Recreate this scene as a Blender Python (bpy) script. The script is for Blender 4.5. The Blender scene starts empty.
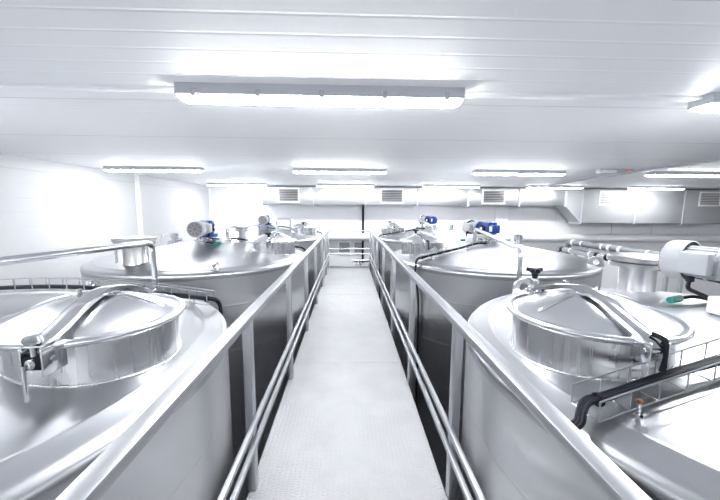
import bpy, bmesh, math, random
from mathutils import Vector, Matrix
random.seed(7)
PI = math.pi
S = bpy.context.scene
COL = S.collection
H = 4.1            # eye height above the floor; heights below are written relative to the eye

# ------------------------------------------------------------------ materials
def mat(name, color, metallic=0.0, rough=0.5, **kw):
    m = bpy.data.materials.new(name); m.use_nodes = True
    b = m.node_tree.nodes['Principled BSDF']
    b.inputs['Base Color'].default_value = (*color, 1)
    b.inputs['Metallic'].default_value = metallic
    b.inputs['Roughness'].default_value = rough
    for k, v in kw.items():
        b.inputs[k.replace('_', ' ')].default_value = v
    return m

def nn(m, t, **kw):
    n = m.node_tree.nodes.new(t)
    for k, v in kw.items(): setattr(n, k, v)
    return n

def brushed(name, color, rough, scale, bump=0.02, spread=0.12, aniso=0.0):
    """metal with fine stretched grinding marks (object coordinates)"""
    m = mat(name, color, 1.0, rough); L = m.node_tree.links
    b = m.node_tree.nodes['Principled BSDF']
    tc = nn(m, 'ShaderNodeTexCoord'); mp = nn(m, 'ShaderNodeMapping')
    mp.inputs['Scale'].default_value = scale
    no = nn(m, 'ShaderNodeTexNoise'); no.inputs['Scale'].default_value = 1; no.inputs['Detail'].default_value = 4
    L.new(tc.outputs['Object'], mp.inputs['Vector']); L.new(mp.outputs['Vector'], no.inputs['Vector'])
    r = nn(m, 'ShaderNodeMapRange'); r.inputs['To Min'].default_value = rough - spread; r.inputs['To Max'].default_value = rough + spread
    L.new(no.outputs['Fac'], r.inputs['Value']); L.new(r.outputs['Result'], b.inputs['Roughness'])
    bp = nn(m, 'ShaderNodeBump'); bp.inputs['Strength'].default_value = bump; bp.inputs['Distance'].default_value = 0.02
    L.new(no.outputs['Fac'], bp.inputs['Height']); L.new(bp.outputs['Normal'], b.inputs['Normal'])
    if aniso:
        b.inputs['Anisotropic'].default_value = aniso
        tg = nn(m, 'ShaderNodeTangent', direction_type='RADIAL', axis='Z')
        L.new(tg.outputs['Tangent'], b.inputs['Tangent'])
    return m

STEEL_SHELL = brushed('brushed_steel_shell', (.66, .665, .68), .36, (9, 9, .5), .03, .08, .6)
STEEL_TOP = brushed('satin_steel_roof', (.49, .50, .52), .34, (3, 3, 3), .03, .06, .65)
STEEL_LID = brushed('polished_steel_lid', (.70, .71, .73), .24, (6, 6, 6), .015, .05, .6)
STEEL_COLLAR = brushed('turned_steel_collar', (.74, .745, .76), .27, (25, 25, 1.5), .02, .08, .75)
STEEL_NOZZLE = brushed('nozzle_steel', (.50, .50, .51), .30, (20, 20, 2), .02, .08)
STEEL_BRIGHT = mat('bright_steel', (.62, .63, .65), 1, .12)
STEEL_TUBE = mat('steel_tube', (.62, .63, .65), 1, .24)
RAIL_STEEL = brushed('railing_steel', (.46, .47, .49), .44, (40, 2, 40), .03, .08)
WIRE = mat('galvanised_wire', (.42, .43, .45), .9, .4)
DUCT_STEEL = brushed('galvanised_duct', (.62, .63, .65), .34, (1.4, 1.4, 2.2), .35, .06)
DUCT_MATT = mat('matt_galvanised_duct', (.40, .41, .42), .15, .55)
BLACK = mat('black_plastic', (.005, .006, .012), 0, .5, Specular_IOR_Level=.3)
CABLE = mat('black_cable', (.004, .005, .013), 0, .55, Specular_IOR_Level=.25)
MOTOR_WHITE = mat('motor_white_paint', (.48, .495, .52), 0, .38)
MOTOR_GREY = mat('motor_grey_paint', (.42, .44, .48), 0, .4)
FAN_DARK = mat('fan_recess_brown_grey', (.10, .085, .08), 0, .6)
BLUE = mat('gearbox_blue_paint', (.006, .055, .30), 0, .32)
PLATE_WHITE = mat('white_plate', (.85, .86, .88), 0, .4)
GREEN = mat('green_plastic', (.0, .20, .15), 0, .4)
PAINT_WHITE = mat('white_pvc', (.86, .87, .89), 0, .35)
PIPE_WHITE = mat('white_pipe_jacket', (.84, .85, .87), 0.0, .32)
PIPE_GREY = mat('pale_grey_pipe', (.24, .25, .265), .3, .4)
BAND = mat('pipe_band', (.85, .86, .88), 0, .4)
GREY_PANE = mat('grey_pane', (.38, .40, .43), 0, .15)
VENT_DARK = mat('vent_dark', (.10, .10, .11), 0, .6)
VENT_SLAT = mat('vent_slat', (.45, .45, .45), .6, .4)
VENT_PALE = mat('vent_pale', (.22, .21, .20), .2, .4)
RED = mat('red_lamp', (.8, .05, .02), 0, .3, Emission_Strength=.5); RED.node_tree.nodes['Principled BSDF'].inputs['Emission Color'].default_value = (1, .1, .03, 1)
LAMP_BODY = mat('lamp_grey_housing', (.50, .52, .56), 0, .4)
CLIP = mat('lamp_clip', (.40, .42, .46), .3, .4)
GLOW = 26.0
DIFFUSER = mat('lamp_diffuser', (.9, .9, .9), 0, .4, Emission_Strength=GLOW)
DIFFUSER.node_tree.nodes['Principled BSDF'].inputs['Emission Color'].default_value = (.95, .97, 1, 1)
DARK_BRONZE = mat('bronze_cap', (.25, .12, .06), .8, .4)

def panel_mat(name, color, axis, pitch, rib, rough=.22, line=.86):
    """insulated sandwich panel: fine pressed ribs plus a thin joint every pitch metres along the given axis"""
    m = mat(name, color, 0, rough); L = m.node_tree.links; b = m.node_tree.nodes['Principled BSDF']
    tc = nn(m, 'ShaderNodeTexCoord'); sp = nn(m, 'ShaderNodeSeparateXYZ'); L.new(tc.outputs['Object'], sp.inputs['Vector'])
    def pp(per):
        d = nn(m, 'ShaderNodeMath', operation='PINGPONG'); d.inputs[1].default_value = per / 2
        L.new(sp.outputs[axis], d.inputs[0]); return d
    j = pp(pitch); lt = nn(m, 'ShaderNodeMath', operation='LESS_THAN'); lt.inputs[1].default_value = .008
    L.new(j.outputs[0], lt.inputs[0])
    mx = nn(m, 'ShaderNodeMix', data_type='RGBA')
    mx.inputs['A'].default_value = (*color, 1); mx.inputs['B'].default_value = (*[c * line for c in color], 1)
    L.new(lt.outputs[0], mx.inputs['Factor']); L.new(mx.outputs['Result'], b.inputs['Base Color'])
    r = pp(rib); mr = nn(m, 'ShaderNodeMapRange'); mr.inputs['From Max'].default_value = .012
    L.new(r.outputs[0], mr.inputs['Value'])
    bp = nn(m, 'ShaderNodeBump'); bp.inputs['Strength'].default_value = .4; bp.inputs['Distance'].default_value = .004
    L.new(mr.outputs['Result'], bp.inputs['Height']); L.new(bp.outputs['Normal'], b.inputs['Normal'])
    return m
CEIL = panel_mat('ceiling_panels', (.93, .935, .945), 'Y', 1.12, .14, .5, .74)
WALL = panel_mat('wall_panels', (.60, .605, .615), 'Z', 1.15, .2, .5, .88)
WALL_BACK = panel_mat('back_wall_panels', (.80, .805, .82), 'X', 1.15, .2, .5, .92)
FLOOR = mat('dark_epoxy_floor', (.035, .037, .05), 0, .35)

def deck_mat():
    m = mat('tread_plate', (.80, .805, .83), .25, .5); L = m.node_tree.links; b = m.node_tree.nodes['Principled BSDF']
    tc = nn(m, 'ShaderNodeTexCoord')
    def bars(rot, off):
        mp = nn(m, 'ShaderNodeMapping'); mp.inputs['Rotation'].default_value = (0, 0, rot); mp.inputs['Scale'].default_value = (24, 60, 1); mp.inputs['Location'].default_value = (off, 0, 0)
        L.new(tc.outputs['Object'], mp.inputs['Vector'])
        v = nn(m, 'ShaderNodeTexVoronoi', voronoi_dimensions='2D'); v.inputs['Scale'].default_value = 1; v.inputs['Randomness'].default_value = .25
        L.new(mp.outputs['Vector'], v.inputs['Vector'])
        r = nn(m, 'ShaderNodeMapRange'); r.inputs['From Min'].default_value = .25; r.inputs['From Max'].default_value = .4; r.inputs['To Min'].default_value = 1; r.inputs['To Max'].default_value = 0
        L.new(v.outputs['Distance'], r.inputs['Value']); return r
    a, c = bars(.785, 0), bars(-.785, .5)
    mx = nn(m, 'ShaderNodeMath', operation='MAXIMUM'); L.new(a.outputs[0], mx.inputs[0]); L.new(c.outputs[0], mx.inputs[1])
    bp = nn(m, 'ShaderNodeBump'); bp.inputs['Strength'].default_value = .6; bp.inputs['Distance'].default_value = .006
    L.new(mx.outputs[0], bp.inputs['Height']); L.new(bp.outputs['Normal'], b.inputs['Normal'])
    no = nn(m, 'ShaderNodeTexNoise'); no.inputs['Scale'].default_value = 5; no.inputs['Detail'].default_value = 6
    L.new(tc.outputs['Object'], no.inputs['Vector'])
    cr = nn(m, 'ShaderNodeMix', data_type='RGBA'); cr.inputs['A'].default_value = (.37, .373, .38, 1); cr.inputs['B'].default_value = (.50, .504, .512, 1)
    L.new(no.outputs['Fac'], cr.inputs['Factor']); L.new(cr.outputs['Result'], b.inputs['Base Color'])
    return m
DECK = deck_mat()

# ------------------------------------------------------------------ mesh builder
ORG = {}          # objects whose own origin sits off their thing's origin
class MB:
    def __init__(s): s.b = bmesh.new()
    def verts(s, pts): return [s.b.verts.new(p) for p in pts]
    def box(s, lo, hi, bev=0.0, M=None):
        c = [(lo[i] + hi[i]) / 2 for i in range(3)]; d = [abs(hi[i] - lo[i]) for i in range(3)]
        t = bmesh.new(); bmesh.ops.create_cube(t, size=1)
        bmesh.ops.scale(t, vec=d, verts=t.verts)
        if bev: bmesh.ops.bevel(t, geom=t.edges[:], offset=min(bev, min(d) * .45), segments=2, profile=.5, affect='EDGES')
        bmesh.ops.translate(t, vec=c, verts=t.verts)
        if M is not None: bmesh.ops.transform(t, matrix=M, verts=t.verts)
        me = bpy.data.meshes.new('t'); t.to_mesh(me); t.free(); s.b.from_mesh(me); bpy.data.meshes.remove(me); return s
    def lathe(s, prof, n=64, c=(0, 0, 0), M=None):
        """revolve (r, z) pairs about the vertical through c"""
        rings = []
        for r, z in prof:
            if r < 1e-5: rings.append(s.verts([(c[0], c[1], c[2] + z)]))
            else: rings.append(s.verts([(c[0] + r * math.cos(2 * PI * k / n), c[1] + r * math.sin(2 * PI * k / n), c[2] + z) for k in range(n)]))
        new = [v for r in rings for v in r]
        for a, b in zip(rings, rings[1:]):
            for k in range(n):
                q = [a[k % len(a)], a[(k + 1) % len(a)], b[(k + 1) % len(b)], b[k % len(b)]]
                u = []
                for v in q:
                    if v not in u: u.append(v)
                if len(u) > 2: s.b.faces.new(u)
        if M is not None: bmesh.ops.transform(s.b, matrix=M, verts=new)
        return s
    def cyl(s, a, b, r, r2=None, n=20):
        a, b = Vector(a), Vector(b); d = b - a; L = d.length
        M = Matrix.Translation(a) @ d.to_track_quat('Z', 'Y').to_matrix().to_4x4()
        return s.lathe([(0, 0), (r, 0), (r if r2 is None else r2, L), (0, L)], n, M=M)
    def turn(s, a, axis, prof, n=32):
        """lathe about an arbitrary axis starting at a"""
        M = Matrix.Translation(Vector(a)) @ Vector(axis).to_track_quat('Z', 'Y').to_matrix().to_4x4()
        return s.lathe(prof, n, M=M)
    def sweep(s, path, prof, closed_prof=True, up=(0, 0, 1)):
        """sweep a 2-D profile (side, up) along a path"""
        P = [Vector(p) for p in path]; rings = []; u0 = Vector(up)
        for i, p in enumerate(P):
            t = (P[min(i + 1, len(P) - 1)] - P[max(i - 1, 0)]).normalized()
            sd = t.cross(u0)
            if sd.length < 1e-4: sd = Vector((1, 0, 0))
            sd.normalize(); uu = sd.cross(t).normalized()
            rings.append(s.verts([p + sd * a + uu * b for a, b in prof]))
        n = len(prof)
        for a, b in zip(rings, rings[1:]):
            for k in range(n): s.b.faces.new([a[k], a[(k + 1) % n], b[(k + 1) % n], b[k]])
        s.b.faces.new(rings[0][::-1]); s.b.faces.new(rings[-1]); return s
    def tube(s, path, r, n=12):
        P = [Vector(p) for p in path]; rings = []
        t0 = (P[1] - P[0]).normalized(); nrm = t0.orthogonal().normalized()
        for i, p in enumerate(P):
            t = (P[min(i + 1, len(P) - 1)] - P[max(i - 1, 0)]).normalized()
            nrm = (nrm - t * nrm.dot(t)).normalized(); bn = t.cross(nrm)
            rings.append(s.verts([p + (nrm * math.cos(2 * PI * k / n) + bn * math.sin(2 * PI * k / n)) * r for k in range(n)]))
        for a, b in zip(rings, rings[1:]):
            for k in range(n): s.b.faces.new([a[k], a[(k + 1) % n], b[(k + 1) % n], b[k]])
        s.b.faces.new(rings[0][::-1]); s.b.faces.new(rings[-1]); return s
    def torus(s, c, R, r, n=96, k=12, M=None):
        return s.lathe([(R + r * math.cos(2 * PI * i / k), r * math.sin(2 * PI * i / k)) for i in range(k + 1)], n, c, M)
    def prism(s, pts, depth, M=None):
        """polygon in XZ extruded along Y by depth"""
        a = s.verts([(x, -depth / 2, z) for x, z in pts]); b = s.verts([(x, depth / 2, z) for x, z in pts])
        s.b.faces.new(a); s.b.faces.new(b[::-1])
        for k in range(len(a)):
            j = (k + 1) % len(a); s.b.faces.new([a[j], a[k], b[k], b[j]])
        if M is not None: bmesh.ops.transform(s.b, matrix=M, verts=a + b)
        return s
    def build(s, name, m, parent=None, loc=(0, 0, 0), angle=35, origin=None):
        po = ORG.get(parent.name, Vector()) if parent is not None else Vector()
        og = Vector(origin) if origin is not None else po
        if og.length: bmesh.ops.translate(s.b, vec=-og, verts=s.b.verts)
        bmesh.ops.remove_doubles(s.b, verts=s.b.verts, dist=1e-6)
        bmesh.ops.recalc_face_normals(s.b, faces=s.b.faces)
        for f in s.b.faces: f.smooth = True
        lim = math.radians(angle)
        for e in s.b.edges:
            if len(e.link_faces) == 2 and e.calc_face_angle(0) > lim: e.smooth = False
        me = bpy.data.meshes.new(name); s.b.to_mesh(me); s.b.free(); me.materials.append(m)
        o = bpy.data.objects.new(name, me); COL.objects.link(o); o.location = Vector(loc) + og - po
        if og.length: ORG[o.name] = og
        if parent is not None: o.parent = parent
        return o

def fillet(pts, rad, n=8):
    """polyline with rounded corners"""
    P = [Vector(p) for p in pts]; out = [P[0]]
    for i in range(1, len(P) - 1):
        a, b, c = P[i - 1], P[i], P[i + 1]
        r = min(rad, (a - b).length * .45, (c - b).length * .45)
        p, q = b + (a - b).normalized() * r, b + (c - b).normalized() * r
        for k in range(n + 1):
            t = k / n; out.append(p * (1 - t) ** 2 + b * 2 * t * (1 - t) + q * t * t)
    out.append(P[-1]); return out

def tag(o, label=None, cat=None, group=None, kind=None):
    for k, v in (('label', label), ('category', cat), ('group', group), ('kind', kind)):
        if v: o[k] = v
    return o
def thing(name, label, cat, loc, rz=0, group=None):
    o = bpy.data.objects.new(name, None); COL.objects.link(o); o.empty_display_size = .2
    o.location = loc; o.rotation_euler = (0, 0, rz); return tag(o, label, cat, group)
def copy_tree(o, parent=None):
    c = o.copy(); COL.objects.link(c)
    if parent is not None: c.parent = parent
    for ch in list(o.children): copy_tree(ch, c)
    return c

# ------------------------------------------------------------------ the room
XL, XR, YB, YF, ZC = -4.45, 13.0, 10.9, -4.6, H + .67
def struct(name, mb, m, loc=(0, 0, 0), label=None):
    return tag(mb.build(name, m, loc=loc), label, None, None, 'structure')
struct('floor', MB().box((XL - .2, YF - .2, -.2), (XR + .2, YB + .2, 0)), FLOOR)
struct('ceiling', MB().box((XL - .2, YF - .2, ZC), (XR + .2, YB + .2, ZC + .2)), CEIL)
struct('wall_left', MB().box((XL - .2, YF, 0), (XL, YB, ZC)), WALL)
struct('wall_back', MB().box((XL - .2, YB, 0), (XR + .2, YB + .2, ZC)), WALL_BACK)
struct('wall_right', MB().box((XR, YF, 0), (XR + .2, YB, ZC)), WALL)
struct('wall_front', MB().box((XL - .2, YF - .2, 0), (XR + .2, YF, ZC)), WALL)
# joint cover strips
struct('trim_1', MB().box((XL, 7.18, 0), (XL + .012, 7.34, ZC), .003), PAINT_WHITE)
struct('trim_2', MB().box((4.83, YB - .10, 0), (5.23, YB, ZC), .01), PAINT_WHITE)
struct('trim_3', MB().box((XL, 1.99, ZC - .018), (XR, 2.05, ZC), .004), PAINT_WHITE)
struct('trim_4', MB().box((XL, 10.86, 0), (XL + .05, YB, ZC), .004), PAINT_WHITE)
# panes low in the back wall beyond the walkway end
def window(i, x0, x1):
    o = tag(bpy.data.objects.new('window_%d' % i, None), None, None, None, 'structure'); COL.objects.link(o); o.location = (0, 0, 0)
    z0, z1 = H - 1.46, H - 1.12
    MB().box((x0, YB - .02, z0), (x1, YB + .0, z1)).build('pane', GREY_PANE, o)
    f = MB()
    for a, b in (((x0 - .05, z0 - .05), (x1 + .05, z0)), ((x0 - .05, z1), (x1 + .05, z1 + .05)), ((x0 - .05, z0), (x0, z1)), ((x1, z0), (x1 + .05, z1))):
        f.box((a[0], YB - .05, a[1]), (b[0], YB, b[1]), .004)
    f.build('window_frame', PAINT_WHITE, o)
window(1, -.31, .03); window(2, .19, .46)

# ------------------------------------------------------------------ ceiling lights
LL = 1.59
def make_light():
    t = thing('ceiling_light', '', 'light', (0, 0, ZC), 0)
    z = -.0
    hb = MB()
    prof = [(-.072, 0), (.072, 0), (.076, -.052), (.072, -.058), (-.072, -.058), (-.076, -.052)]
    hb.sweep([(-LL / 2, 0, z), (LL / 2, 0, z)], [(a, b) for a, b in prof])
    hb.build('housing', LAMP_BODY, t)
    db = MB()
    n = 8; pr = [(.064 * (1 - 2 * k / n), -.056 - .027 * (1 - abs(1 - 2 * k / n) ** 4)) for k in range(n + 1)]
    xs = [-LL / 2 + .004, -LL / 2 + .03, LL / 2 - .03, LL / 2 - .004]
    rings = []
    for i, x in enumerate(xs):
        k = .55 if i in (0, 3) else 1
        rings.append(db.verts([(x, y, -.056 + (zz + .056) * k) for y, zz in pr]))
    for a, b in zip(rings, rings[1:]):
        for k in range(len(pr) - 1): db.b.faces.new([a[k], a[k + 1], b[k + 1], b[k]])
    db.b.faces.new(rings[0]); db.b.faces.new(rings[-1][::-1])
    db.build('diffuser', DIFFUSER, t)
    for k in range(5):
        x = -LL / 2 + .1 + k * (LL - .2) / 4
        for s in (-1, 1):
            MB().box((x - .014, s * .076 - .005, -.07), (x + .014, s * .076 + .005, -.03), .003).build('clip', CLIP, t)
    return t
light0 = make_light()
rows = [(-1.98, 'behind'), (2.0, 'near'), (5.86, 'middle'), (9.5, 'far')]
GL = 'enclosed ceiling lights in rows across the ceiling'
names = {
 (1, 0): 'large long ceiling light nearest the viewer, above the walkway', (1, 1): 'near ceiling light cut by the right edge of the photo',
 (2, -1): 'middle row ceiling light leftmost, closest to the left wall', (2, 0): 'middle row ceiling light straight above the walkway',
 (2, 1): 'middle row ceiling light just right of the walkway, left of the small red-lamp box', (2, 2): 'middle row ceiling light at the right edge, right of the small red-lamp box',
 (3, -1): 'far row ceiling light leftmost, before the left end of the duct', (3, 0): 'far row ceiling light over the walkway, between the two leftmost dark vents',
 (3, 1): 'far row ceiling light between the second and third dark vents', (3, 2): 'far row ceiling light by the step where the duct becomes deeper',
 (3, 3): 'far row ceiling light in front of the deep duct between its pale vents'}
first = True
for ri, (y, w) in enumerate(rows):
    for i in range(-1, 4):
        x = (-.15 if ri else -.15) + 3.13 * i + (0 if ri < 3 else -.05 * (i - 1))
        if ri == 3: x *= .975
        if ri == 1 and i in (-1, 1): x -= .10 * i
        if x - LL / 2 < XL: x = XL + LL / 2 + .15
        if first: o = light0; first = False
        else: o = copy_tree(light0)
        o.location = (x, y, ZC)
        if ri == 0: lab = 'ceiling light of the row behind the viewer, number %s from the left wall' % ('one', 'two', 'three', 'four', 'five')[i + 1]
        else: lab = names.get((ri, i), {(1, -1): 'near row ceiling light beside the left wall', (1, 2): 'near row ceiling light far to the right of the walkway', (1, 3): 'near row ceiling light beside the right wall', (2, 3): 'middle row ceiling light beside the right wall'}.get((ri, i)))
        tag(o, lab, 'light', GL)

# ------------------------------------------------------------------ duct, vents
def duct():
    t = thing('air_duct', 'long shiny galvanised air duct under the ceiling along the back wall', 'duct', (0, 10.2, H + .1))
    y0, y1 = 0, .55                                    # local to the root
    def seg(x0, x1, zb, zt=.515, m=None):
        MB().box((x0, y0, zb), (x1, y1, zt), .004).build('duct_section', m or DUCT_STEEL, t)
    js = [-2.6, -1.08, .52, 2.09, 3.66, 5.25, 6.72]
    for a, b in zip(js, js[1:]): seg(a, b, .005)
    # tapering step
    MB().prism([(6.72, .005), (7.25, -.52), (7.25, .515), (6.72, .515)], .55, Matrix.Translation((0, .275, 0))).build('duct_transition', DUCT_MATT, t)
    jr = [7.25, 8.95, 10.52, 12.1]
    for a, b in zip(jr, jr[1:]): seg(a, b, -.52, m=DUCT_MATT)
    for x, zb in [(v, .0) for v in js] + [(v, -.52) for v in jr]:
        f = MB(); f.box((x - .018, y0 - .03, zb - .03), (x + .018, y1 + .03, .535), .003)
        f.build('joint_flange', LAMP_BODY, t)
    for (xa, xb, za, zb, dark) in [(-2.09, -1.53, .10, .45, 1), (1.0, 1.62, .10, .45, 1), (4.13, 4.76, .09, .44, 1), (7.82, 8.46, .07, .43, 0), (11.03, 11.65, .07, .43, 0)]:
        g = MB()
        for a, b in (((xa - .05, za - .05), (xb + .05, za)), ((xa - .05, zb), (xb + .05, zb + .05)), ((xa - .05, za), (xa, zb)), ((xb, za), (xb + .05, zb))):
            g.box((a[0], -.02, a[1]), (b[0], .0, b[1]), .003)
        gr = g.build('vent_grille', PAINT_WHITE, t)
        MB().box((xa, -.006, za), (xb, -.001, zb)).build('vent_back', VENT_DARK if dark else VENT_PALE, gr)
        for k in range(7):
            z = za + (k + .5) * (zb - za) / 7
            MB().box((xa, -.018, z - .008), (xb, -.008, z + .008), .002).build('vent_slat', VENT_SLAT if dark else PAINT_WHITE, gr)
    # threaded hangers
    for x in [-2.2, .2, 2.6, 5.0]:
        MB().cyl((x, .2, .51), (x, .2, .575), .008).build('hanger_rod', WIRE, t)
    return t
duct()

# wall pipe, conduits, small ceiling box
t = thing('insulated_pipe', 'thick white insulated pipe with bands running along the back wall below the duct', 'pipe', (0, 10.68, H - .92))
MB().tube([(-1.2, 0, 0), (12.6, 0, 0)], .12, 24).build('pipe_jacket', PIPE_WHITE, t)
for k, x in enumerate([-.62, .62, 2.2, 4.6, 5.6, 6.15, 6.75, 7.6, 8.15, 8.4, 9.35, 10.5, 11.6]):
    MB().cyl((x - .03, 0, 0), (x + .03, 0, 0), .127, n=24).build('band', BAND, t)
for x in [-.9, 3.4, 6.5, 9.9]:
    MB().box((x - .03, 0, -.14), (x + .03, .22, -.09), .004).build('wall_bracket', PAINT_WHITE, t)
for x in [8.65, 10.02]:
    MB().cyl((x, 0, .1), (x, 0, 1.58), .008, n=8).build('hanger_rod', WIRE, t)
o = MB().tube([(0, 0, .0), (0, 0, -1.9)], .036, 12).build('conduit', BLACK, loc=(.465, YB - .04, H + .107)); tag(o, 'thin black vertical conduit on the back wall beyond the walkway end', 'conduit')
o = MB().tube([(-.25, -3.4, 0), (0, 0, 0), (.7, 4.6, 0)], .016, 10).build('ceiling_conduit', LAMP_BODY, loc=(4.95, 5.5, ZC - .016)); tag(o, 'slim grey conduit running along the ceiling past the small red-lamp box', 'conduit')
t = thing('ceiling_emergency_light', 'small flat grey ceiling box with a tiny red lamp', 'ceiling box', (4.45, 5.55, ZC))
MB().box((-.29, -.05, -.055), (.29, .05, 0), .008).build('housing', LAMP_BODY, t)
MB().box((-.28, -.055, -.07), (.0, .045, -.02), .008).build('lens', PAINT_WHITE, t)
MB().cyl((.2, -.062, -.03), (.2, -.045, -.03), .011).build('indicator_lamp', RED, t)
for k, (x, y0, z, r, m, lab) in enumerate([(6.95, 3.2, -1.02, .085, PIPE_GREY, 'white pipe right of the tanks running out from the back wall, upper of two'),
                                   (6.62, 3.2, -1.22, .075, STEEL_TUBE, 'bare steel pipe right of the tanks running out from the back wall')]):
    t = thing('process_pipe', lab, 'pipe', (x, y0, 0))
    MB().tube(fillet([(0, 0, H + z), (0, 7.05, H + z), (0, 7.05, H + z - 1.2), (0, 7.05, .0)], .18), r, 20).build('pipe_run', m, t)
    for y in [1.0, 2.6, 4.2, 5.6, 6.4]:
        MB().cyl((0, y - .025, H + z), (0, y + .025, H + z), r + .008, n=20).build('band', BAND, t)
    for y in [.4, 3.4, 6.2]:
        MB().box((-.03, y - .03, 0), (.03, y + .03, H + z - r), .004).build('support_post', RAIL_STEEL, t)
    for y in [5.0, 5.35, 6.8]:
        MB().cyl((0, y - .04, H + z), (0, y + .04, H + z), r + .012, n=20).build('clamp', BLACK if k else BAND, t)

# small manifold beyond the end of the walkway
t = thing('valve_manifold', 'small steel valve assembly seen low through the end railing', 'valve', (.42, 10.2, 0))
b = MB(); b.tube([(-.3, 0, H - 1.62), (.45, 0, H - 1.62)], .045, 14); b.build('header_pipe', STEEL_TUBE, t)
for x in (-.12, .28):
    MB().turn((x, 0, H - 1.95), (0, 0, 1), [(0, 0), (.05, 0), (.09, .06), (.09, .22), (.05, .28), (.05, .33), (0, .33)], 20).build('valve_body', STEEL_BRIGHT, t)
    MB().cyl((x, 0, 0), (x, 0, H - 1.94), .035).build('stand', STEEL_TUBE, t)
    MB().box((x - .08, -.012, H - 1.57), (x + .1, .012, H - 1.54), .004).build('valve_lever', MOTOR_GREY, t)

# ------------------------------------------------------------------ walkway and railings
DX0, DX1, DZ = -.562, .55, H - 1.6
YE = 8.83
t = thing('walkway', 'raised walkway of pale tread plate running between the two rows of tanks', 'walkway', (0, 2.5, 0))
oy = -2.5
for a, b in [(-2.2, .55), (.55, 3.3), (3.3, 6.05), (6.05, YE)]:
    MB().box((DX0, a + .002 + oy, DZ - .012), (DX1, b - .002 + oy, DZ)).build('deck_plate', DECK, t)
for x in (DX0 + .04, DX1 - .04):
    MB().box((x - .03, -2.2 + oy, DZ - .19), (x + .03, YE + oy, DZ - .013), .004).build('stringer', RAIL_STEEL, t)
for y in (-.28, 3.42, 7.12, 8.7):
    MB().box((DX0 + .05, y - .04 + oy, DZ - .17), (DX1 - .05, y + .04 + oy, DZ - .06), .004).build('cross_beam', RAIL_STEEL, t)
    for x in (DX0 + .04, DX1 - .04):
        MB().box((x - .035, y - .035 + oy, 0), (x + .035, y + .035 + oy, DZ - .18), .004).build('column', RAIL_STEEL, t)

def railing(name_x, x, ys, label, inner):
    t = thing('railing', label, 'railing', (x, 4.0, DZ))
    zt, y0 = 1.02, -4.0
    MB().box((-.03, -1.6 + y0, zt - .025), (.03, YE + .03 + y0, zt + .012), .005).build('top_rail', RAIL_STEEL, t)
    for zz in (.435, .315):
        MB().box((inner * .035 - .013, -1.6 + y0, zz - .016), (inner * .035 + .013, YE + y0, zz + .016), .008).build('mid_rail', RAIL_STEEL, t)
    for y in ys:
        MB().box((-.022, y - .03 + y0, 0 if inner > 0 else -.1), (.022, y + .03 + y0, zt - .025), .004).build('post', RAIL_STEEL, t)
    return t
railing('left', -.545, [-.73, .51, 1.75, 2.99, 4.23, 5.47, 6.71, 7.95, 8.8], 'grey steel railing with square posts along the left side of the walkway', 1)
railing('right', .573, [-.81, .42, 1.66, 2.90, 4.14, 5.38, 6.62, 7.86, 8.8], 'grey steel railing with square posts along the right side of the walkway', -1)
t = thing('railing', 'short steel railing closing the far end of the walkway', 'railing', (0, YE, DZ))
MB().tube([(-.513, .0, 1.0), (.541, .0, 1.0)], .018).build('top_rail', STEEL_TUBE, t)
for zz in (.52, .38):
    MB().tube([(-.513, 0, zz), (.54, 0, zz)], .016).build('mid_rail', STEEL_TUBE, t)
MB().box((-.51, -.004, .0), (.53, .012, .06), .002).build('toe_board', RAIL_STEEL, t)

# ------------------------------------------------------------------ tanks
R = 1.537
def cone_z(r): return -.488 - .172 * r if r < 1.40 else -.7288 - (r - 1.40) * .2
def zc(r): return H + cone_z(r)

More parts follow.
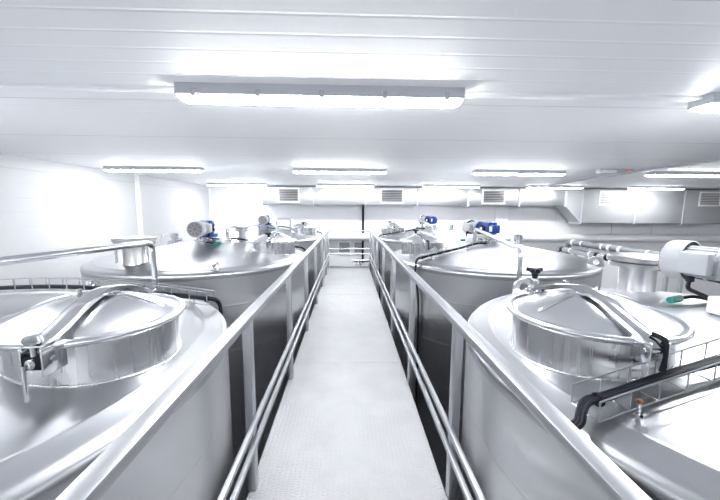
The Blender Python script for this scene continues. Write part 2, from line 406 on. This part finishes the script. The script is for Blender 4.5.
def build_drive(t, ang, m_len, left):
    """agitator gear motor on a pedestal at the tank axis; motor axis points along ang"""
    u = Vector((math.cos(ang), math.sin(ang), 0)); v = Vector((-u.y, u.x, 0)); z0 = H - .31
    F = Matrix((( u.x, v.x, 0, 0), (u.y, v.y, 0, 0), (0, 0, 1, z0), (0, 0, 0, 1)))
    p = MB()
    p.lathe([(0, -.515), (.19, -.515), (.19, -.495), (.12, -.49), (.105, -.475), (.105, -.46), (.165, -.455), (.165, -.435), (0, -.435)], 48, (0, 0, H))
    for k in range(8):
        a = k * PI / 4; p.cyl((.14 * math.cos(a), .14 * math.sin(a), H - .50), (.14 * math.cos(a), .14 * math.sin(a), H - .43), .01, n=8)
    d = p.build('agitator_drive', STEEL_COLLAR, t)
    g = MB()
    g.box((-.11, -.10, -.10), (.12, .10, .10), .02, F)
    g.box((-.20, -.075, -.07), (-.11, .075, .06), .015, F)
    for k in range(3): g.box((.03 + k * .03, -.108, -.09), (.04 + k * .03, .108, .108), .003, F)
    g.turn(F @ Vector((.12, 0, 0)), u, [(0, 0), (.085, 0), (.085, .03), (.10, .032), (.10, .05), (0, .05)], 32)
    g.box((-.17, -.03, .06), (-.13, .03, .10), .006, F)
    if left: g.lathe([(0, -.455), (.17, -.455), (.17, -.41), (0, -.41)], 40, (0, 0, H))
    MB().turn(F @ Vector((.168, 0, 0)), u, [(0, 0), (.105, 0), (.118, .01), (.118, .03), (.098, .035), (.098, .075), (0, .075)], 36).build('motor_adapter', MOTOR_GREY if left else MOTOR_WHITE, d)
    g.build('gearbox', BLUE, d)
    c = MB()
    c.turn(F @ Vector((.0, .10, 0)), v, [(0, 0), (.062, 0), (.062, .02), (.04, .03), (0, .03)], 28)
    c.turn(F @ Vector((.0, -.10, 0)), -v, [(0, 0), (.062, 0), (.062, .02), (.04, .03), (0, .03)], 28)
    c.build('bearing_cap', BLACK, d)
    MB().box((-.19, .075, -.04), (-.13, .082, .04), .003, F).build('name_plate', PLATE_WHITE, d)
    MB().turn(F @ Vector((0, .13, 0)), v, [(0, 0), (.026, 0), (.026, .005), (0, .005)], 20).build('cap_centre', PLATE_WHITE, d)
    # motor: finned stator, terminal box, fan cowl
    a0 = .24; a1 = a0 + m_len
    s = MB(); s.turn(F @ Vector((a0, 0, 0)), u, [(0, 0), (.10, 0), (.094, .02), (.080, .025), (.080, m_len), (0, m_len)], 36)
    for k in range(24):
        an = 2 * PI * k / 24
        M = F @ Matrix.Rotation(an, 4, 'X')
        s.box((a0 + .025, -.0035, .076), (a1 - .01, .0035, .096), 0, M)
    s.build('motor_body', MOTOR_WHITE, d)
    w = MB()
    n, K = 40, 8
    cp = [(.119, -.03), (.123, -.028), (.123, .0), (.122, .055), (.116, .075), (.10, .086), (.0, .089)]
    w.turn(F @ Vector((a1, 0, 0)), u, cp + [], 40)
    w.turn(F @ Vector((a1, 0, 0)), u, [(.119, -.03), (.119, .0)], 40)
    w.build('fan_cowl', MOTOR_WHITE, d)
    gr = MB(); gr.turn(F @ Vector((a1 + .0875, 0, 0)), u, [(0, 0), (.098, 0), (.098, .002), (0, .002)], 32).build('fan_recess', FAN_DARK, d)
    gr = MB()
    for k in range(5): gr.torus((0, 0, 0), .02 + .017 * k, .0035, 32, 6, Matrix.Translation(F @ Vector((a1 + .090, 0, 0))) @ u.to_track_quat('Z', 'Y').to_matrix().to_4x4())
    for k in range(8):
        an = k * PI / 4
        gr.cyl(F @ Vector((a1 + .090, .018 * math.cos(an), .018 * math.sin(an))), F @ Vector((a1 + .090, .092 * math.cos(an), .092 * math.sin(an))), .004, n=6)
    gr.build('fan_guard', MOTOR_GREY, d)
    dk = MB(); dk.turn(F @ Vector((a1 - .012, 0, 0)), u, [(.078, -.012), (.1195, -.012), (.1195, -.004), (.078, -.004)], 40); dk.build('cooling_gap', BLACK, d)
    tb = MB()
    tm = (a0 + a1) / 2 + .0
    tb.box((tm - .085, .095, -.06), (tm + .055, .165, .07), .014, F)
    tb.box((tm - .06, .085, -.055), (tm + .05, .10, .055), .004, F)
    tb.build('terminal_box', MOTOR_WHITE, d)
    e = MB()
    gl = F @ Vector((tm + .0, .13, -.075))
    e.cyl(gl, gl - Vector((0, 0, .03)), .02, n=14)
    q = F @ Vector((tm - .0, .13, -.11)); en = F @ Vector((tm - .2, .24, 0)); en.z = zc(math.hypot(en.x, en.y)) + .05
    mid = F @ Vector((tm + .0, .15, 0)); mid.z = en.z + .03
    e.tube(fillet([q + Vector((0, 0, .02)), mid, en], .09, 10), .011, 10)
    e.build('motor_cable', BLACK, d)
    jb = MB().box((en.x - .05, en.y - .04, en.z - .055), (en.x + .06, en.y + .04, en.z + .035), .008).build('junction_box', PAINT_WHITE, d)
    return en

def build_hatch(t, lid_c, knob_black):
    cx, cy = lid_c; zl = H - .52; AX = -.04; AK, AC = (-.04, -.04) if knob_black == 'knob' else (-.10, .0)
    col = MB()
    n = 128; top, bot = [], []
    for k in range(n):
        a = 2 * PI * k / n; x, y = cx + .342 * math.cos(a), cy + .342 * math.sin(a)
        bot.append((x, y, zc(math.hypot(x, y)) - .01)); top.append((x, y, zl))
    tv, bv = col.verts(top), col.verts(bot)
    for k in range(n): col.b.faces.new([tv[k], bv[k], bv[(k + 1) % n], tv[(k + 1) % n]])
    bead = [(x, y, z + .012) for x, y, z in bot]; m8 = 8; rr = []
    for k in range(n):
        a = 2 * PI * k / n; x, y, z = bead[k]
        rr.append(col.verts([(x + .007 * math.cos(2 * PI * i / m8) * math.cos(a), y + .007 * math.cos(2 * PI * i / m8) * math.sin(a), z + .007 * math.sin(2 * PI * i / m8)) for i in range(m8)]))
    for k in range(n):
        for i in range(m8): col.b.faces.new([rr[k][i], rr[(k + 1) % n][i], rr[(k + 1) % n][(i + 1) % m8], rr[k][(i + 1) % m8]])
    col.torus((cx, cy, zl - .006), .346, .012, 96, 8)
    c = col.build('manway_collar', STEEL_COLLAR, t, angle=50, origin=(cx, cy, 0))
    ld = MB()
    dome = [(.373, -.006), (.378, .003), (.376, .014), (.366, .022), (.353, .020), (.345, .012), (.335, .011), (.325, .016)]
    for k in range(1, 15):
        q = k / 14; r = .325 * (1 - q); dome.append((r, .016 + .098 * math.sin(q * PI / 2) ** .92))
    ld.lathe([(.355, -.008)] + dome, 96, (cx, cy, zl))
    def dome_z(r): 
        q = 1 - r / .325; return zl + .016 + .098 * math.sin(q * PI / 2) ** .92
    lid = ld.build('hatch_lid', STEEL_LID, c, angle=60)
    # pressed stiffening ribs across the lid
    for a in (PI * 1.06, PI * .02):
        pth = []
        for k in range(13):
            r = .10 + .185 * k / 12; pth.append((cx + r * math.cos(a), cy + r * math.sin(a), dome_z(r) - .006 + .008 * math.sin(PI * k / 12) ** .3))
        MB().tube(pth, .011, 10).build('pressed_rib', STEEL_LID, c)
    # arched clamp arm
    ar = []
    pts = [(-.41, .0), (-.385, .026), (-.30, .060), (-.15, .112), (-.03, .132), (.05, .132), (.17, .108), (.30, .064), (.40, .036), (.435, .030)]
    pts = [(AC + (AK - AC) * (b + .41) / .845, b, z) for b, z in pts]
    P = [Vector((cx + a, cy + b, zl + z)) for a, b, z in pts]
    def cr(p0, p1, p2, p3, q): return .5 * ((2 * p1) + (p2 - p0) * q + (2 * p0 - 5 * p1 + 4 * p2 - p3) * q * q + (3 * p1 - p0 - 3 * p2 + p3) * q ** 3)
    for i in range(len(P) - 1):
        for k in range(5): ar.append(cr(P[max(i - 1, 0)], P[i], P[i + 1], P[min(i + 2, len(P) - 1)], k / 5))
    ar.append(P[-1])
    w, h = .034, .011
    arm = MB().sweep(ar, [(-w, -h), (-w, h * .6), (-w * .8, h), (w * .8, h), (w, h * .6), (w, -h), (w * .82, -h), (w * .82, h * .4), (-w * .82, h * .4), (-w * .82, -h)])
    arm.build('clamp_arm', STEEL_BRIGHT, c, angle=40)
    bs = MB(); bs.lathe([(0, .10), (.06, .10), (.06, .122), (.03, .128), (.022, .13), (0, .13)], 24, (cx, cy, zl))
    for s in (-1, 1): bs.cyl((cx + s * .05, cy + .02, zl + .11), (cx + s * .05, cy + .02, zl + .14), .011, n=8)
    bs.build('pivot_boss', STEEL_BRIGHT, c)
    hb = MB()
    for s in (-1, 1):
        hb.box((cx + AC + s * .036 - .004, cy - .43, zl - .06), (cx + AC + s * .036 + .004, cy - .345, zl + .03), .002)
    hb.cyl((cx + AC - .045, cy - .405, zl - .01), (cx + AC + .045, cy - .405, zl - .01), .012, n=14)
    hb.build('hinge_bracket', STEEL_BRIGHT, c)
    kb = MB()
    for s in (-1, 1):
        hb2 = 0
        kb.box((cx + AK + s * .036 - .004, cy + .34, zl - .07), (cx + AK + s * .036 + .004, cy + .44, zl + .03), .002)
    kb.cyl((cx + AK - .046, cy + .395, zl - .02), (cx + AK + .046, cy + .395, zl - .02), .010, n=12)
    kb.cyl((cx + AK, cy + .425, zl - .02), (cx + AK, cy + .425, zl + (.105 if knob_black == 'knob' else .05)), .011, n=14)
    if knob_black == 'knob': kb.turn((cx + AK, cy + .425, zl + .06), (0, 0, 1), [(0, 0), (.022, 0), (.026, .02), (.02, .035), (0, .035)], 20)
    kb.build('swing_bolt', STEEL_BRIGHT, c)
    if knob_black == 'knob':
        k = MB(); k.turn((cx + AK, cy + .425, zl + .095), (0, 0, 1), [(0, 0), (.016, 0), (.02, .03), (.03, .036), (.03, .055), (.014, .062), (0, .062)], 20)
        for i in range(3):
            a = .3 + i * 2 * PI / 3
            k.tube([(cx + AK, cy + .425, zl + .145), (cx + AK + .05 * math.cos(a), cy + .425 + .05 * math.sin(a), zl + .148)], .013, 10)
        k.build('clamp_knob', BLACK, c)
    else:
        k = MB(); k.turn((cx + AK, cy + .425, zl + .048), (0, 0, 1), [(0, 0), (.026, 0), (.03, .012), (.024, .024), (0, .027)], 20)
        k.build('clamp_knob', STEEL_BRIGHT, c)
        MB().turn((cx + AK - .005, cy + .438, zl - .02), (0, 1, 0), [(0, 0), (.018, 0), (.018, .012), (.01, .016), (0, .016)], 16).build('pivot_bolt', STEEL_BRIGHT, c)
        MB().cyl((cx + AK + .01, cy + .458, zl - .15), (cx + AK + .01, cy + .458, zl - .02), .007, n=12).build('locking_pin', STEEL_BRIGHT, c)
        MB().box((cx + AK - .034, cy + .40, zl - .05), (cx + AK + .034, cy + .44, zl + .004), .012).build('clamp_block', BLACK, c)
    # black clip strap
    st = MB().sweep(fillet([(cx + AC + .0, cy - .385, zl + .05), (cx + AC + .03, cy - .415, zl + .04), (cx + AC + .032, cy - .425, zl - .02), (cx + AC + .025, cy - .42, zl - .085)], .02, 4), [(-.009, -.005), (.009, -.005), (.009, .005), (-.009, .005)], up=(0, 1, 0))
    st.build('clip_strap', BLACK, c)
    return c

def tray_line(rot=0.0, tangent=False):
    """tray axis: start point at the rim, direction, front normal, length"""
    A, D, L = (Vector((-1.385, -.49, 0)), Vector((.983, .182, 0)), 1.02) if not tangent else (Vector((-1.19, -.90, 0)), Vector((1, -.05, 0)), 1.68)
    M = Matrix.Rotation(rot, 3, 'Z'); A = M @ A; D = (M @ D).normalized()
    N = Vector((D.y, -D.x, 0))
    def pt(d, s, h):
        q = A + D * d + N * s; return Vector((q.x, q.y, zc(q.length) + h))
    return pt, D, L
def build_tray(t, line):
    pt, D, L = tray_line(*line)
    w = MB()
    lo, hi, hw, tr = .026, .12 if len(line) > 1 else .097, .055, .0032
    for s, h in ((-hw, hi), (hw, hi), (-hw, lo), (hw, lo)):
        w.tube([pt(L * k / 8, s, h) for k in range(9)], tr, 6)
    nx = round(L / .128)
    for k in range(nx + 1):
        d = L * k / nx; w.tube([pt(d, -hw, hi), pt(d, -hw, lo), pt(d, hw, lo), pt(d, hw, hi)], tr, 6)
    tray = w.build('cable_tray', WIRE, t)
    for d in (.16, .80):
        p = MB(); p.cyl(pt(d, hw + .008, -.006), pt(d, hw + .008, .05), .006, n=8).turn(pt(d, hw + .008, -.004), (0, 0, 1), [(0, 0), (.014, 0), (.014, .008), (0, .008)], 12)
        f = p.build('tray_foot', STEEL_BRIGHT, tray)
        MB().turn(pt(d, hw + .008, .05), (0, 0, 1), [(0, 0), (.010, 0), (.010, .012), (0, .016)], 10).build('foot_nut', DARK_BRONZE, t if False else tray)

def build_nozzle(t, x, y, zt, r, name='flanged_nozzle', breather=False):
    zb = zc(math.hypot(x, y)) - .02
    f = MB(); f.turn((x, y, zb), (0, 0, 1), [(r * .64, 0), (r * .58, .03), (r * .58, zt - .088 - zb), (r * .93, zt - .086 - zb), (r * .93, zt - .054 - zb), (r * .6, zt - .053 - zb), (r * .6, zt - .042 - zb)], 48)
    o = f.build(name, STEEL_NOZZLE, t)
    MB().turn((x, y, zt - .042), (0, 0, 1), [(0, 0), (r - .004, 0), (r, .004), (r, .036), (r - .006, .042), (0, .042)], 48).build('blind_flange', STEEL_NOZZLE, o)
    if breather:
        xx, yy = x + r * 1.1, y
        MB().tube(fillet([(x + r * .5, y - .03, zt - .11), (xx, yy - .03, zt - .11), (xx, yy - .03, zc(math.hypot(xx, yy)) - .01)], .09), .018, 12).build('vent_tube', STEEL_TUBE, o)
    return o

def build_fitting(t, x, y, s=1.0, hose=False):
    z = zc(math.hypot(x, y)) - .01
    f = MB(); f.turn((x, y, z), (0, 0, 1), [(0, 0), (.05 * s, 0), (.05 * s, .03 * s), (.07 * s, .035 * s), (.07 * s, .055 * s), (.045 * s, .06 * s), (.045 * s, .13 * s), (.065 * s, .135 * s), (.065 * s, .2 * s), (.03 * s, .21 * s), (0, .21 * s)], 24)
    f.cyl((x, y, z + .09 * s), (x - .11 * s, y, z + .10 * s), .03 * s, n=14)
    o = f.build('valve_fitting', STEEL_BRIGHT, t)
    if hose:
        MB().tube(fillet([(x + .06 * s, y, z + .17 * s), (x + .2 * s, y, z + .2 * s), (x + .24 * s, y, z - .0)], .1 * s), .014, 10).build('hose', STEEL_TUBE, o)
    return o

def build_tank(label, loc, rz, drive_ang, knob, extra, line=(0,), bend=None):
    t = thing('process_tank', label, 'tank', loc, rz, 'steel tanks beside the walkway')
    sh = MB()
    prof = [(R - .12, 0), (R, .12)]
    for z in (-3.0, -2.35, -1.75, -1.18):
        prof += [(R, H + z - .012), (R + .0012, H + z - .006), (R + .0012, H + z + .006), (R, H + z + .012)]
    prof += [(R, H - .81)]
    sh.lathe(prof, 128)
    sh.build('shell', STEEL_SHELL, t, angle=8)
    rf = MB()
    p2 = [(R + .004, H - .835), (R + .006, H - .80), (R + .003, H - .782), (R - .008, H - .768), (R - .025, H - .758), (R - .05, H - .752), (1.408, H - .731), (1.402, H - .7285), (1.396, H - .7285)]
    p2.append((1.385, H - .488 - .172 * 1.385))
    for k in range(1, 13): r = 1.396 * (1 - k / 12) ; p2.append((r, H - .488 - .172 * r))
    rf.lathe(p2, 160)
    rf.build('conical_roof', STEEL_TOP, t, angle=60)
    build_hatch(t, (-1.03, 0), knob)
    en = build_drive(t, drive_ang, .19, rz != 0)
    build_tray(t, line)
    # spray pipe: rises at the axis, runs over the rim and drops to the floor beside the tank
    bx, bz = bend or ((-.36, -.445) if rz == 0 else (-.36, -.365))
    sp = MB(); px = [(-.27, -.17, zc(.32) - .01), (-.27, -.17, H - .305), (bx, -1.75, H + bz), (bx, -1.75, .0)]
    sp.tube(fillet(px, .10, 8), .026, 16)
    pipe = sp.build('spray_pipe', STEEL_TUBE, t)
    MB().turn((-.27, -.17, zc(.32)), (0, 0, 1), [(0, 0), (.06, 0), (.06, .03), (.03, .034), (0, .034)], 24).build('pipe_union', STEEL_BRIGHT, pipe)
    # lifting lugs
    for a, face in ((117, 0 if rz == 0 else 2), (317, 1)):
        an = math.radians(a); r = 1.46; x, y = r * math.cos(an), r * math.sin(an)
        l = MB(); zz = zc(r) - .015
        outer = [(-.085, 0), (.085, 0), (.085, .02)] + [(.075 * math.cos(k * PI / 12), .055 + .068 * math.sin(k * PI / 12)) for k in range(13)] + [(-.085, .02)]
        hole = [(.032 * math.cos(2 * PI * k / 20), .055 + .032 * math.sin(2 * PI * k / 20)) for k in range(20)]
        M = Matrix.Translation((x, y, zz)) @ Matrix.Rotation((0, -.35, -1.19)[face], 4, 'Z') @ Matrix.Scale((1.15, 1.15, .9)[face], 4)
        bb = l.b; th = .022
        def ring(pts, yy): return l.verts([M @ Vector((p[0], yy, p[1])) for p in pts])
        oN = []; nh = 48
        # resample the outline by angle about the hole so both loops match
        import math as _m
        def outline(an2):
            dx, dz = _m.cos(an2), _m.sin(an2); best = None
            for i in range(len(outer)):
                (ax, az), (bx, bz) = outer[i], outer[(i + 1) % len(outer)]
                az -= .055; bz -= .055
                den = dx * (bz - az) - dz * (bx - ax)
                if abs(den) < 1e-9: continue
                tt = (ax * (bz - az) - az * (bx - ax)) / den; uu = (ax * dz - az * dx) / den
                if tt > 0 and -1e-6 <= uu <= 1 + 1e-6: best = tt if best is None else max(best, tt)
            return (dx * best, .055 + dz * best)
        oo = [outline(2 * PI * k / nh) for k in range(nh)]; hh = [(.032 * math.cos(2 * PI * k / nh), .055 + .032 * math.sin(2 * PI * k / nh)) for k in range(nh)]
        A, B, C, D = ring(oo, -th / 2), ring(hh, -th / 2), ring(oo, th / 2), ring(hh, th / 2)
        for k in range(nh):
            j = (k + 1) % nh
            for q in ([A[k], A[j], B[j], B[k]], [C[j], C[k], D[k], D[j]], [A[j], A[k], C[k], C[j]], [B[k], B[j], D[j], D[k]]): bb.faces.new(q)
        l.build('lifting_lug', STEEL_TUBE, t)
    # green hose connector by the drive
    g = MB(); gx, gy = -.28, .30; gz = zc(.41) + .03
    g.cyl((gx - .05, gy - .02, gz), (gx + .05, gy + .02, gz), .02, n=14); gg = g.build('hose_connector', GREEN, t)
    MB().tube(fillet([(gx + .05, gy + .02, gz), (gx + .14, gy + .02, gz + .015), (gx + .2, gy - .1, gz)], .05), .010, 8).build('hose', CABLE, gg)
    for f in extra:
        if f[0] == 'nozzle': build_nozzle(t, f[1], f[2], H + f[3], f[4], breather=len(f) > 5)
        else: build_fitting(t, f[1], f[2], f[3], len(f) > 4)
    return t

def tank_cable(loc, rz, label, line=(0,), drop=.04):
    pt, e, L = tray_line(*line)
    pth = [pt(L + .14, .05, .04), pt(L, 0, .055), pt(L * .7, .008, .050), pt(L * .4, -.006, .050), pt(.1, .004, .056), pt(.0, .006, .062)]
    an = math.atan2(pth[-1].y, pth[-1].x)
    def rim(r, z, da=0.0): return Vector((r * math.cos(an + da), r * math.sin(an + da), z))
    pth += [rim(1.545, H - .715, .02), rim(1.578, H - .78, .035), rim(1.582, H - .95, drop), rim(1.575, H - 1.5, drop * 2), rim(1.575, .04, drop * 2)]
    sm = []
    for i in range(len(pth) - 1):
        p0, p1, p2, p3 = pth[max(i - 1, 0)], pth[i], pth[i + 1], pth[min(i + 2, len(pth) - 1)]
        for k in range(6):
            u = k / 6; sm.append(.5 * ((2 * p1) + (p2 - p0) * u + (2 * p0 - 5 * p1 + 4 * p2 - p3) * u * u + (3 * p1 - p0 - 3 * p2 + p3) * u ** 3))
    sm.append(pth[-1])
    b = MB(); b.tube(sm, .0135, 10); b.tube([p + Vector((-e.y * .012, e.x * .012, .006)) for p in sm], .009, 8); b.tube([p + Vector((e.y * .012, -e.x * .012, .008)) for p in sm], .008, 8)
    o = b.build('cable_bundle', CABLE, loc=loc); o.rotation_euler.z = rz
    tag(o, label, 'cable', 'black cables in the tank trays')
    tie = MB(); i = 26; d = (sm[i + 1] - sm[i]).normalized(); tie.turn(sm[i] - d * .006, d, [(.021, 0), (.025, 0), (.025, .012), (.021, .012), (.021, 0)], 14)
    tie.build('cable_tie', BLACK, o)

X, Y1, SY = 2.227, 1.569, 3.70
AR, AL = math.radians(108), math.radians(97)      # the left row is turned half a circle
build_tank('nearest steel tank right of the walkway, cable tray crossing in front of its lid', (X, Y1, 0), 0, AR, 'knob', [('nozzle', .16, 1.06, -.372, .215), ('fit', -.20, 1.40, .42)])
build_tank('second steel tank on the right of the walkway, blue gearbox and bent pipe in front', (X, Y1 + SY, 0), 0, AR, 'knob', [('fit', 1.0, .95, 1.25)], line=(.2,))
build_tank('farthest steel tank on the right of the walkway, small blue gearbox on top', (X, Y1 + 2 * SY, 0), 0, AR, 'knob', [('fit', .72, .5, .9)])
build_tank('large steel tank nearest on the left, its lid cut by the left edge', (-X, Y1, 0), PI, AL, 'steel', [('fit', .10, -1.44, .42)], line=(0, True), bend=(-.30, -.345))
build_tank('second steel tank on the left, pale motor and a flanged nozzle on its cone', (-X, Y1 + SY, 0), PI, AL, 'knob', [('nozzle', .42, 1.07, -.375, .24, 1), ('nozzle', -.36, -.62, -.33, .11), ('fit', .72, -.45, 1.0, 1), ('fit', -.62, 1.30, .38)])
build_tank('farthest steel tank on the left of the walkway, by its far end', (-X, Y1 + 2 * SY, 0), PI, AL, 'knob', [])
for s, i, lab in ((1, 0, 'thick black cable in the wire tray on the nearest right tank'), (1, 1, 'black cable running down from the blue gearbox of the second right tank'), (1, 2, 'black cable across the cone of the farthest right tank'),
                  (-1, 0, 'black cable in the wire tray behind the lid of the nearest left tank'), (-1, 1, 'black cable on the second left tank behind its lid'), (-1, 2, 'black cable on the farthest left tank')):
    tank_cable((s * X, Y1 + SY * i, 0), 0 if s > 0 else PI, lab, {(1, 1): (.2,), (-1, 0): (0, True)}.get((s, i), (0,)), .25 if (s, i) == (1, 0) else .04)

# ------------------------------------------------------------------ camera, world, colour
f, yaw, pit, roll = 332.7, .0343, .1251, .0059
fw = Vector((math.sin(yaw) * math.cos(pit), math.cos(yaw) * math.cos(pit), -math.sin(pit)))
rt = Vector((math.cos(yaw), -math.sin(yaw), 0)); up = rt.cross(fw)
r2 = rt * math.cos(roll) + up * math.sin(roll); u2 = -rt * math.sin(roll) + up * math.cos(roll)
cd = bpy.data.cameras.new('camera'); cam = bpy.data.objects.new('camera', cd); COL.objects.link(cam)
cd.sensor_width = 36; cd.sensor_fit = 'HORIZONTAL'; cd.lens = f * 36 / 720; cd.clip_start = .02
cam.matrix_world = Matrix(((r2.x, u2.x, -fw.x, 0), (r2.y, u2.y, -fw.y, 0), (r2.z, u2.z, -fw.z, H), (0, 0, 0, 1)))
S.camera = cam
w = bpy.data.worlds.new('world'); S.world = w; w.use_nodes = True
w.node_tree.nodes['Background'].inputs['Color'].default_value = (.9, .95, 1, 1)
w.node_tree.nodes['Background'].inputs['Strength'].default_value = .3
S.view_settings.view_transform = 'Standard'; S.view_settings.look = 'None'
S.view_settings.gamma = 1; S.view_settings.use_curve_mapping = False
S.view_settings.exposure = 1.98
S.cycles.max_bounces = 14; S.cycles.diffuse_bounces = 8; S.cycles.glossy_bounces = 8
S.cycles.use_denoising = True; S.cycles.sample_clamp_indirect = 8
